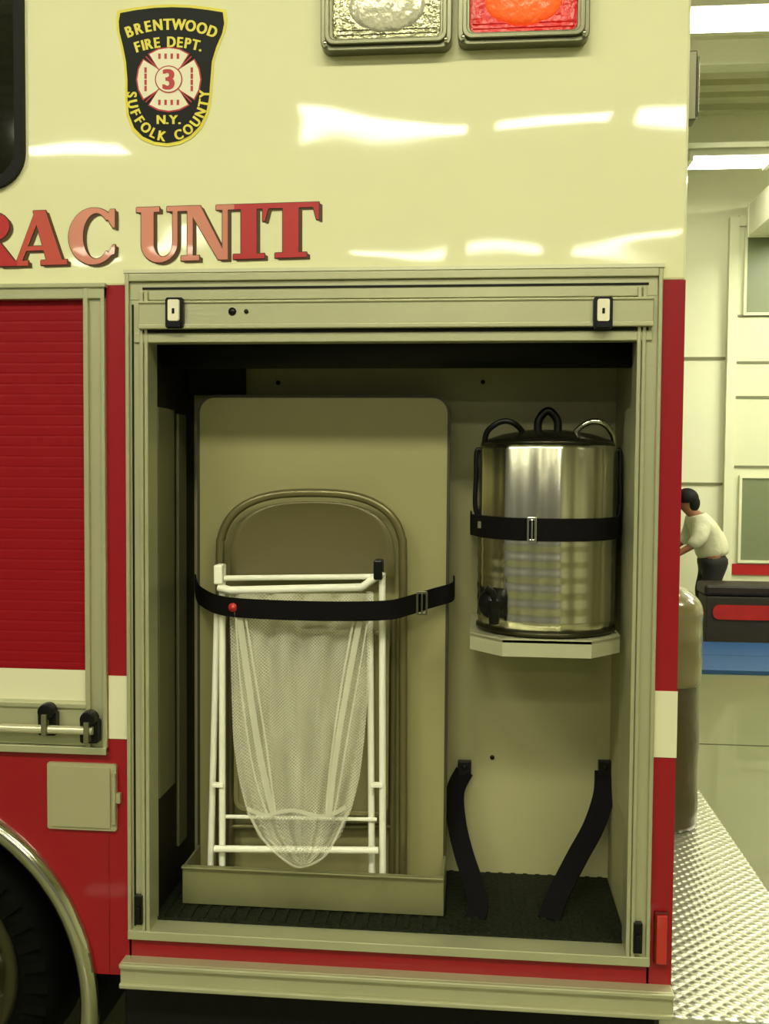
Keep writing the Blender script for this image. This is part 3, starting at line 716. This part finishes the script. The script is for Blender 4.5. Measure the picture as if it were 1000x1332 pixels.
# ------------------------------------------------------------ urn
urn=top('beverage_urn',(UX,UY,SZ+0.004),'stainless steel insulated beverage urn with dark clamped lid and spigot','beverage dispenser')
H=1.738-SZ
b=MB()
prof=[(0,0.004),(UR-0.01,0.004),(UR-0.004,0.008),(UR-0.002,0.03)]
rid=[]
for k in range(73):
    h=0.034+(H*0.56-0.034)*k/72; rid.append((UR-0.0007+0.0007*math.cos(2*math.pi*k/72*6),h))
b.lathe((UX,UY,SZ),prof+rid+[(UR,H*0.62),(UR,H*0.97),(UR-0.004,H*0.99),(UR-0.012,H)],96)
b.obj('urn_body',STEEL,urn)
b=MB(); b.lathe((UX,UY,SZ),[(0,H+0.034),(0.05,H+0.034),(0.11,H+0.024),(UR-0.022,H+0.012),(UR-0.006,H+0.004),(UR-0.004,H-0.004),(UR-0.02,H-0.004)],56)
lid=b.obj('lid',mat('dark_lid',col(48,46,34),0.25,metal=0.7),urn)
b=MB()
b.tube(spline([(UX-0.024,UY,SZ+H+0.028),(UX-0.022,UY,SZ+H+0.06),(UX,UY,SZ+H+0.082),(UX+0.022,UY,SZ+H+0.06),(UX+0.024,UY,SZ+H+0.028)],6),0.010,12)
b.obj('lid_knob',BLKP,lid)
for sg in (-1,1):
    xx=UX+sg*0.105; b=MB()
    b.tube(spline([(xx-0.05*1,UY-0.04,SZ+H-0.002),(xx-0.042,UY-0.06,SZ+H+0.03),(xx-0.01,UY-0.07,SZ+H+0.052),(xx+0.02,UY-0.07,SZ+H+0.048),(xx+0.045,UY-0.05,SZ+H+0.022),(xx+0.05,UY-0.03,SZ+H-0.01)],6),0.007,10)
    b.obj('lid_clamp',BLKP if sg<0 else CHROME,lid)
    b=MB(); b.tube(spline([(UX+sg*(UR-0.006),UY-0.02,SZ+H-0.015),(UX+sg*(UR+0.005),UY-0.02,SZ+H-0.02),(UX+sg*(UR+0.006),UY-0.02,SZ+H-0.08),(UX+sg*(UR+0.007),UY-0.02,SZ+H-0.15),(UX+sg*(UR-0.003),UY-0.02,SZ+H-0.19)],6),0.006,12)
    b.obj('carry_handle',BLKP,urn)
sx_,sy_=UX-0.128,UY-0.125
b=MB(); z=SZ+0.075
b.lathe((sx_,sy_,z),[(0.036,0.03),(0.036,-0.01),(0.024,-0.014),(0.016,-0.03),(0,-0.03)],24,axis='y')
b.tube([(sx_,sy_-0.024,z+0.01),(sx_,sy_-0.024,z-0.045)],[0.016,0.012],14)
b.tube(spline([(sx_,sy_-0.024,z+0.01),(sx_-0.005,sy_-0.028,z+0.03),(sx_-0.02,sy_-0.03,z+0.042)],4),0.008,10)
b.obj('spigot',BLKP,urn)
b=MB(); b.lathe((UX,UY,SZ),[(UR-0.004,0.0035),(UR+0.002,0.0035),(UR+0.002,0.012),(UR-0.004,0.014)],56); b.obj('base_ring',mat('dark_ring',col(60,58,40),0.3,metal=0.8),urn)
RR=UR+0.005; pts=[]
zc=gz(689,0.04,700)
zl=zc
path=[]
for k in range(25):
    a=math.radians(195+150*k/24); path.append(Vector((UX+RR*math.cos(a),UY+RR*math.sin(a),zl)))
path=[Vector((UX-RR-0.014,DEPTH-0.005,zl+0.0)),Vector((UX-RR-0.012,UY+0.02,zl))]+path+[Vector((UX+RR+0.006,UY+0.02,zl)),Vector((UX+RR+0.008,DEPTH-0.005,zl))]
us=top('cargo_strap',(UX,UY-RR,zl-0.025),'black webbing strap buckled around the steel urn','strap')
b=MB(); b.strap(path,0.052,0.004); b.obj('webbing',WEB,us)
p=(UX-0.045,UY-math.sqrt(RR*RR-0.045**2)-0.003,zl)
b=MB(); b.ring(rrect(p[0]-0.011,p[0]+0.011,zl-0.029,zl+0.029,0.004),rrect(p[0]-0.006,p[0]+0.006,zl-0.022,zl+0.022,0.003),p[1]-0.008,p[1]-0.001); b.box(p[0]-0.002,p[0]+0.002,p[1]-0.012,p[1]-0.006,zl-0.024,zl+0.024); b.obj('buckle',CHROME,us,bevel=0.001)
b=MB(); q=(UX-RR*math.cos(0.35),UY-RR*math.sin(0.35)-0.004,zl+0.004); b.box(q[0]-0.006,q[0]+0.004,q[1]-0.006,q[1],q[2]-0.008,q[2]+0.008); b.obj('round_badge',ALUD,us)
def hang(pts,label,w=0.045):
    sp=spline([Q(*a) for a in pts],7)
    T=top('cargo_strap',(sp[0].x,sp[0].y,min(p.z for p in sp)),label,'strap')
    m=MB(); m.strap(sp,w,0.006,0,(1,-0.25,0.1)); m.obj('webbing',WEB,T)
    a=sp[0]; m=MB(); m.box(a.x-0.018,a.x+0.018,a.y-0.008,a.y+0.012,a.z-0.012,a.z+0.028); m.lathe((a.x,a.y-0.008,a.z+0.012),[(0.008,0),(0.006,-0.004),(0,-0.004)],12,axis='y'); m.obj('anchor_plate',BLKP,T,bevel=0.002)
    return T
t1=hang([(604,1003,0.385),(592,1030,0.36),(594,1070,0.32),(603,1110,0.26),(616,1150,0.20),(622,1180,0.15),(612,1203,0.12),(600,1214,0.10)],'black webbing strap hanging loose with its end on the floor',0.05)
m=MB(); q=Q(600,1213,0.098); m.box(q[0]-0.02,q[0]+0.02,q[1]-0.014,q[1]+0.004,q[2]-0.004,q[2]+0.012); m.obj('buckle',mat('pink_plastic_tip',col(190,120,110),0.4),t1,bevel=0.003)
hang([(787,1003,0.385),(785,1035,0.36),(772,1075,0.32),(752,1112,0.27),(735,1145,0.22),(722,1172,0.18),(714,1196,0.14)],'black webbing strap drooping from the back wall to the floor',0.055)

# ------------------------------------------------------------ bundle on the tailboard
bx0,bx1=XC+0.01,0.995
bun=top('covered_bundle',((bx0+bx1)/2,1.35,TBZ),'upright bundle in glossy brown vinyl covers on the rear step','covered bundle')
def lumpy(x0,x1,y0,y1,z0,z1,amp,seed,r=0.08,e=0.8,topr=0.5,fr=26,pw=3.0):
    m=MB(); nz=36; na=48; vs=[]
    for j in range(nz+1):
        t=j/nz; z=z0+(z1-z0)*t
        sc=1-topr*max(0,(t-0.7)/0.3)**pw
        for k in range(na):
            a=2*math.pi*k/na; ca,sa=math.cos(a),math.sin(a)
            rx=(x1-x0)/2*(sc+amp*math.sin(seed+t*fr+math.sin(a*2)*1.0)); ry=(y1-y0)/2*(sc+amp*math.sin(seed*2+t*14+a*3))
            vs.append(((x0+x1)/2+rx*math.copysign(abs(ca)**e,ca),(y0+y1)/2+ry*math.copysign(abs(sa)**e,sa),z))
    fs=[(j*na+k,j*na+(k+1)%na,(j+1)*na+(k+1)%na,(j+1)*na+k) for j in range(nz) for k in range(na)]
    fs.append(tuple(nz*na+k for k in range(na))); fs.append(tuple(range(na-1,-1,-1)))
    m.add(vs,fs,0,True); return m
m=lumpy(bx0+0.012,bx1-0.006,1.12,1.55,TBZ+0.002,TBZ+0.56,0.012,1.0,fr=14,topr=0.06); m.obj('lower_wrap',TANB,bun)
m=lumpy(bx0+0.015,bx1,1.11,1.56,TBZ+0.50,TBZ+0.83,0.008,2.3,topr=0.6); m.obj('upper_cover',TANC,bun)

# ------------------------------------------------------------ room
WY=9.2; CZ=5.06; RX=7.5; LX=-7.0
def struct(o): o['kind']='structure'; return o
b=MB(); b.box(LX,RX,-15,WY,-0.1,0); struct(b.obj('floor',FLOORM))
b=MB(); 
for yy in (3.9,0.4,-3.6,7.4): b.box(LX,RX,yy,yy+0.015,0.0,0.002)
struct(b.obj('trim_1',mat('floor_joint',col(66,66,40),0.7)))
b=MB(); b.box(LX,RX,WY,WY+0.15,0,CZ+0.1)
for z in (2.9,1.5): b.box(LX,3.0,WY-0.012,WY,z,z+0.03,1)
struct(b.obj('wall_back',[WALLM,mat('wall_groove',col(120,120,84),0.7)]))
b=MB(); b.box(RX,RX+0.15,-15,WY,0,CZ+0.1); struct(b.obj('wall_right',WALLM))
b=MB(); y=-15.0
prof=[]
while y<WY:
    prof+=[(y,CZ),(y+0.16,CZ),(y+0.18,CZ+0.05),(y+0.28,CZ+0.05)]; y+=0.30
n=len(prof); vs=[(LX,a,c_) for a,c_ in prof]+[(RX,a,c_) for a,c_ in prof]
b.add(vs,[(i,i+1,i+1+n,i+n) for i in range(n-1)]); b.box(LX,RX,-15,WY,CZ+0.06,CZ+0.12)
struct(b.obj('ceiling',CEILM))
for i,(yy,zz) in enumerate(((5.9,0.22),(7.6,0.28))):
    b=MB(); b.box(LX,RX,yy-0.08,yy+0.08,CZ-0.02,CZ); b.box(LX,RX,yy-0.01,yy+0.01,CZ-zz,CZ-0.02); b.box(LX,RX,yy-0.08,yy+0.08,CZ-zz-0.02,CZ-zz)
    struct(b.obj('trim_%d'%(i+2),WALLM))
GX=gx(952,WY,600); 
b=MB(); D0=WY-0.06
zl_=[gz(p,WY,975) for p in (296,412,472,517,607,733)]
b.box(GX,GX+3.4,D0,WY-0.001,0,zl_[0])
for z in zl_[1:5]: b.box(GX,GX+3.4,D0-0.012,D0,z-0.012,z+0.012,1)
b.box(GX-0.10,GX-0.0,D0-0.03,WY-0.001,0,zl_[0]+0.1,2); b.box(GX+0.001,GX+3.5,D0-0.03,WY-0.001,zl_[0],zl_[0]+0.12,2)
b.box(GX,GX+3.4,D0-0.02,D0,zl_[5]-0.12,zl_[5],3)
struct(b.obj('door_1',[mat('sectional_door',col(220,223,190),0.6),mat('door_joint',col(120,122,92),0.6),WALLM,REDV]))
wi=1
for (pa,pb) in ((304,408),(622,728)):
    for k in range(3):
        xa=gx(963,WY,600)+k*1.05
        b=MB(); za,zb2=gz(pa,WY,980),gz(pb,WY,980)
        b.box(xa,xa+0.85,D0-0.02,D0-0.001,zb2,za,0); b.ring([(xa-0.03,zb2-0.03),(xa+0.88,zb2-0.03),(xa+0.88,za+0.03),(xa-0.03,za+0.03)],[(xa,zb2),(xa+0.85,zb2),(xa+0.85,za),(xa,za)],D0-0.035,D0-0.001,1)
        struct(b.obj('window_%d'%wi,[mat('grey_pane',col(126,134,104),0.3),WALLM])); wi+=1
duct=MB(); duct.box(3.10,3.62,4.0,9.1,4.22,4.56)
for yy in (4.4,5.6,6.8,8.0,9.0): duct.box(3.085,3.635,yy,yy+0.03,4.205,4.575)
for yy in (5.0,8.0): duct.box(3.2,3.22,yy,yy+0.02,4.56,CZ-0.001); duct.box(3.5,3.52,yy,yy+0.02,4.56,CZ-0.001)
tag(duct.obj('air_duct',mat('duct_paint',col(238,238,212),0.5)),'pale rectangular ventilation duct hanging from the ceiling','duct')
def fixture(xc_,yc,z,L,W,m,name='ceiling_light'):
    T=top(name,(xc_,yc,z),'suspended white fluorescent ceiling light','light fixture','fluorescent ceiling lights')  # also builds the added fill lights
    b=MB(); b.box(xc_-L/2-0.04,xc_+L/2+0.04,yc-W/2-0.04,yc+W/2+0.04,z+0.01,z+0.09)
    b.box(xc_-L/2-0.04,xc_-L/2-0.0,yc-W/2-0.04,yc+W/2+0.04,z-0.03,z+0.01); b.box(xc_+L/2,xc_+L/2+0.04,yc-W/2-0.04,yc+W/2+0.04,z-0.03,z+0.01)
    b.box(xc_-0.3,xc_-0.28,yc-0.01,yc+0.01,z+0.09,CZ); b.box(xc_+0.28,xc_+0.3,yc-0.01,yc+0.01,z+0.09,CZ)
    b.obj('housing',WFRAME,T)
    b=MB(); b.box(xc_-L/2,xc_+L/2,yc-W/2,yc+W/2,z-0.02,z+0.01); b.obj('lens',m,T)
D1=9.57
def fx(px,D): return 0.21+(px-622)/1295*D
for a,c_ in ((20,150),(385,605),(640,775),(810,940)): fixture((fx(a,D1)+fx(c_,D1))/2,-7.3,4.87,fx(c_,D1)-fx(a,D1),0.38,LIGHT)
D2=14.6
for a,c_ in ((90,150),(190,260),(460,570),(600,700),(740,860)): fixture((fx(a,D2)+fx(c_,D2))/2,-12.3,4.87,fx(c_,D2)-fx(a,D2),0.36,LIGHT)
for xx in (-2.6,-0.2,2.2): fixture(xx,-3.6,4.87,1.6,0.6,LIGHT2)  # unseen overhead row, added as fill to brighten the truck side
fixture(fx(950,7.1),4.75,4.70,1.6,0.3,LIGHT3); fixture(fx(925,10.3),7.95,4.70,0.75,0.3,LIGHT3)
fixture(4.65,7.3,4.66,1.7,0.5,LIGHT4); fixture(5.0,4.6,4.75,1.6,0.5,LIGHT4); fixture(2.6,1.2,4.75,1.6,0.5,LIGHT2)  # unseen lights, added for highlights on the step and a brighter far wall

b=MB(); b.box(2.05,5.5,6.05,7.42,0.0,0.035); b.box(2.05,5.5,6.72,6.74,0.035,0.038)
tag(b.obj('floor_mat',mat('blue_vinyl',col(36,80,130),0.5,noise=0.1),bevel=0.008),'blue vinyl mat lying on the concrete floor','mat')
tr_=top('storage_trunk',(3.3,7.68,0),'dark storage trunk with a red front panel','trunk')
tx0=2.40; tx1=4.4
b=MB(); b.box(tx0,tx1,7.5,7.86,0.0,0.46); b.obj('trunk_body',mat('dark_trunk',col(44,36,26),0.6,noise=0.3),tr_,bevel=0.01)
b=MB(); b.box(tx0-0.02,tx1+0.02,7.485,7.88,0.465,0.575); b.obj('trunk_lid',mat('dark_trunk_lid',col(36,22,16),0.5),tr_,bevel=0.03)
b=MB(); b.prism(rrect(tx0+0.06,tx1-0.3,0.24,0.38,0.06),7.485,7.499); b.obj('front_panel',mat('red_panel',col(186,28,22),0.5,noise=0.2),tr_)

# ------------------------------------------------------------ person
MX=-0.09
def skinobj(name,verts,edges,mat_,parent,label=None,sub=2):
    w=Vector(parent['wl'])
    me=bpy.data.meshes.new(name); me.from_pydata([Vector(v[0])+Vector((MX,0,0))-w for v in verts],edges,[]); me.materials.append(mat_)
    o=bpy.data.objects.new(name,me); scene.collection.objects.link(o); o.parent=parent
    md=o.modifiers.new('skin','SKIN'); md.use_smooth_shade=True
    for i,v in enumerate(verts):
        r=v[1]; r=(r,r) if not isinstance(r,tuple) else r
        me.skin_vertices[0].data[i].radius=r
        me.skin_vertices[0].data[i].use_root=(i==0)
    s_=o.modifiers.new('sub','SUBSURF'); s_.levels=sub; s_.render_levels=sub
    if label:o['label']=label
    return o
PX,PY=2.36+MX,6.53
man=top('person',(PX,PY,0),'person in a white shirt and dark trousers bending forward','person')
SK=mat('skin',col(140,92,64),0.6); SHIRT=mat('white_cotton',col(214,212,182),0.8,bump=0.4,bscale=12,bdist=0.03); TR_=mat('dark_trousers',col(24,22,20),0.8)
V=[((2.38,PY,0.84),(.14,.12)),((2.35,PY,1.0),(.13,.115)),((2.28,PY,1.15),(.15,.12)),((2.22,PY,1.24),.07),((2.17,PY,1.29),.055),((2.13,PY,1.36),(.085,.08)),((2.10,PY,1.44),(.08,.075))]
E=[(0,1),(1,2),(2,3),(3,4),(4,5),(5,6)]
for sg in (-1,1):
    n=len(V)
    V+=[((2.25,PY+sg*.17,1.18),.06),((2.20,PY+sg*.24,.98),.045),((2.04,PY+sg*.22,.86),.032),((1.99,PY+sg*.215,.83),(.03,.02))]
    E+=[(2,n),(n,n+1),(n+1,n+2),(n+2,n+3)]
    for k in range(4):
        m_=len(V); dy=(k-1.5)*0.02; L=(0.07,0.08,0.075,0.06)[k]
        V+=[((1.965,PY+sg*.215+dy,.815),.009),((1.965-L*.5,PY+sg*.215+dy*1.2,.79),.0085),((1.965-L*.75,PY+sg*.215+dy*1.2,.76),.007)]
        E+=[(n+3,m_),(m_,m_+1),(m_+1,m_+2)]
    m_=len(V); V+=[((1.985,PY+sg*.18,.825),.010),((1.955,PY+sg*.165,.81),.008)]; E+=[(n+3,m_),(m_,m_+1)]
    n=len(V)
    V+=[((2.38,PY+sg*.09,.76),.085),((2.32,PY+sg*.11,.45),.058),((2.40,PY+sg*.12,.10),.038),((2.30,PY+sg*.125,.04),.035)]
    E+=[(0,n),(n,n+1),(n+1,n+2),(n+2,n+3)]
skinobj('body',V,E,SK,man)
S=[((2.40,PY,.78),(.17,.16)),((2.375,PY,.88),(.185,.17)),((2.35,PY,1.0),(.19,.165)),((2.28,PY,1.15),(.20,.165)),((2.225,PY,1.235),.095)]; Es=[(0,1),(1,2),(2,3),(3,4)]
for sg in (-1,1):
    n=len(S); S+=[((2.25,PY+sg*.18,1.18),.095),((2.21,PY+sg*.24,1.0),.078),((2.12,PY+sg*.235,.92),.062)]; Es+=[(3,n),(n,n+1),(n+1,n+2)]
skinobj('shirt',S,Es,SHIRT,man)
S=[((2.40,PY,.86),(.185,.165)),((2.40,PY,.72),(.185,.16))]; Es=[(0,1)]
for sg in (-1,1):
    n=len(S); S+=[((2.38,PY+sg*.09,.64),.105),((2.32,PY+sg*.11,.42),.08),((2.395,PY+sg*.12,.12),.06)]; Es+=[(1,n),(n,n+1),(n+1,n+2)]
skinobj('trousers',S,Es,TR_,man)
for sg in (-1,1):
    S=[((2.41,PY+sg*.12,.06),.05),((2.34,PY+sg*.125,.045),.045),((2.26,PY+sg*.13,.04),.035)]; skinobj('shoe',S,[(0,1),(1,2)],BLACK,man)
b=MB(); b.lathe((2.14+MX,PY,1.42),[(0.108*math.sin(math.pi*k/16),0.112*math.cos(math.pi*k/16)) for k in range(11)],24,sy=0.95); b.lathe((2.19+MX,PY,1.37),[(0.07*math.sin(math.pi*k/12),0.10*math.cos(math.pi*k/12)) for k in range(13)],20,sy=1.2)
b.obj('hair',mat('black_hair',col(12,11,9),0.6,spec=0.2),man)
for sg in (-1,1):
    b=MB(); b.lathe((2.035+MX,PY+sg*0.03,1.40),[(0.011*math.sin(math.pi*k/8),0.011*math.cos(math.pi*k/8)) for k in range(9)],12); b.obj('eye',BLKP,man)
b=MB(); b.tube([(2.04+MX,PY,1.40),(2.015+MX,PY,1.365),(2.03+MX,PY,1.355)],[0.008,0.014,0.010],10); b.obj('nose',SK,man)
b=MB(); b.tube([(2.045+MX,PY-0.025,1.325),(2.036+MX,PY,1.322),(2.045+MX,PY+0.025,1.325)],0.006,8); b.obj('mouth',mat('lips',col(140,74,60),0.6),man)
man.location=(0.21+(PX-0.21)*1.175-0.05,8.20,0); man.scale=(1.1,1.1,0.97)

# ------------------------------------------------------------ world
w=bpy.data.worlds.new('world'); scene.world=w; w.use_nodes=True
bg=w.node_tree.nodes['Background']; bg.inputs[0].default_value=(1.0,0.97,0.78,1); bg.inputs[1].default_value=0.17
for o in bpy.data.objects:
    if 'wl' in o: del o['wl']
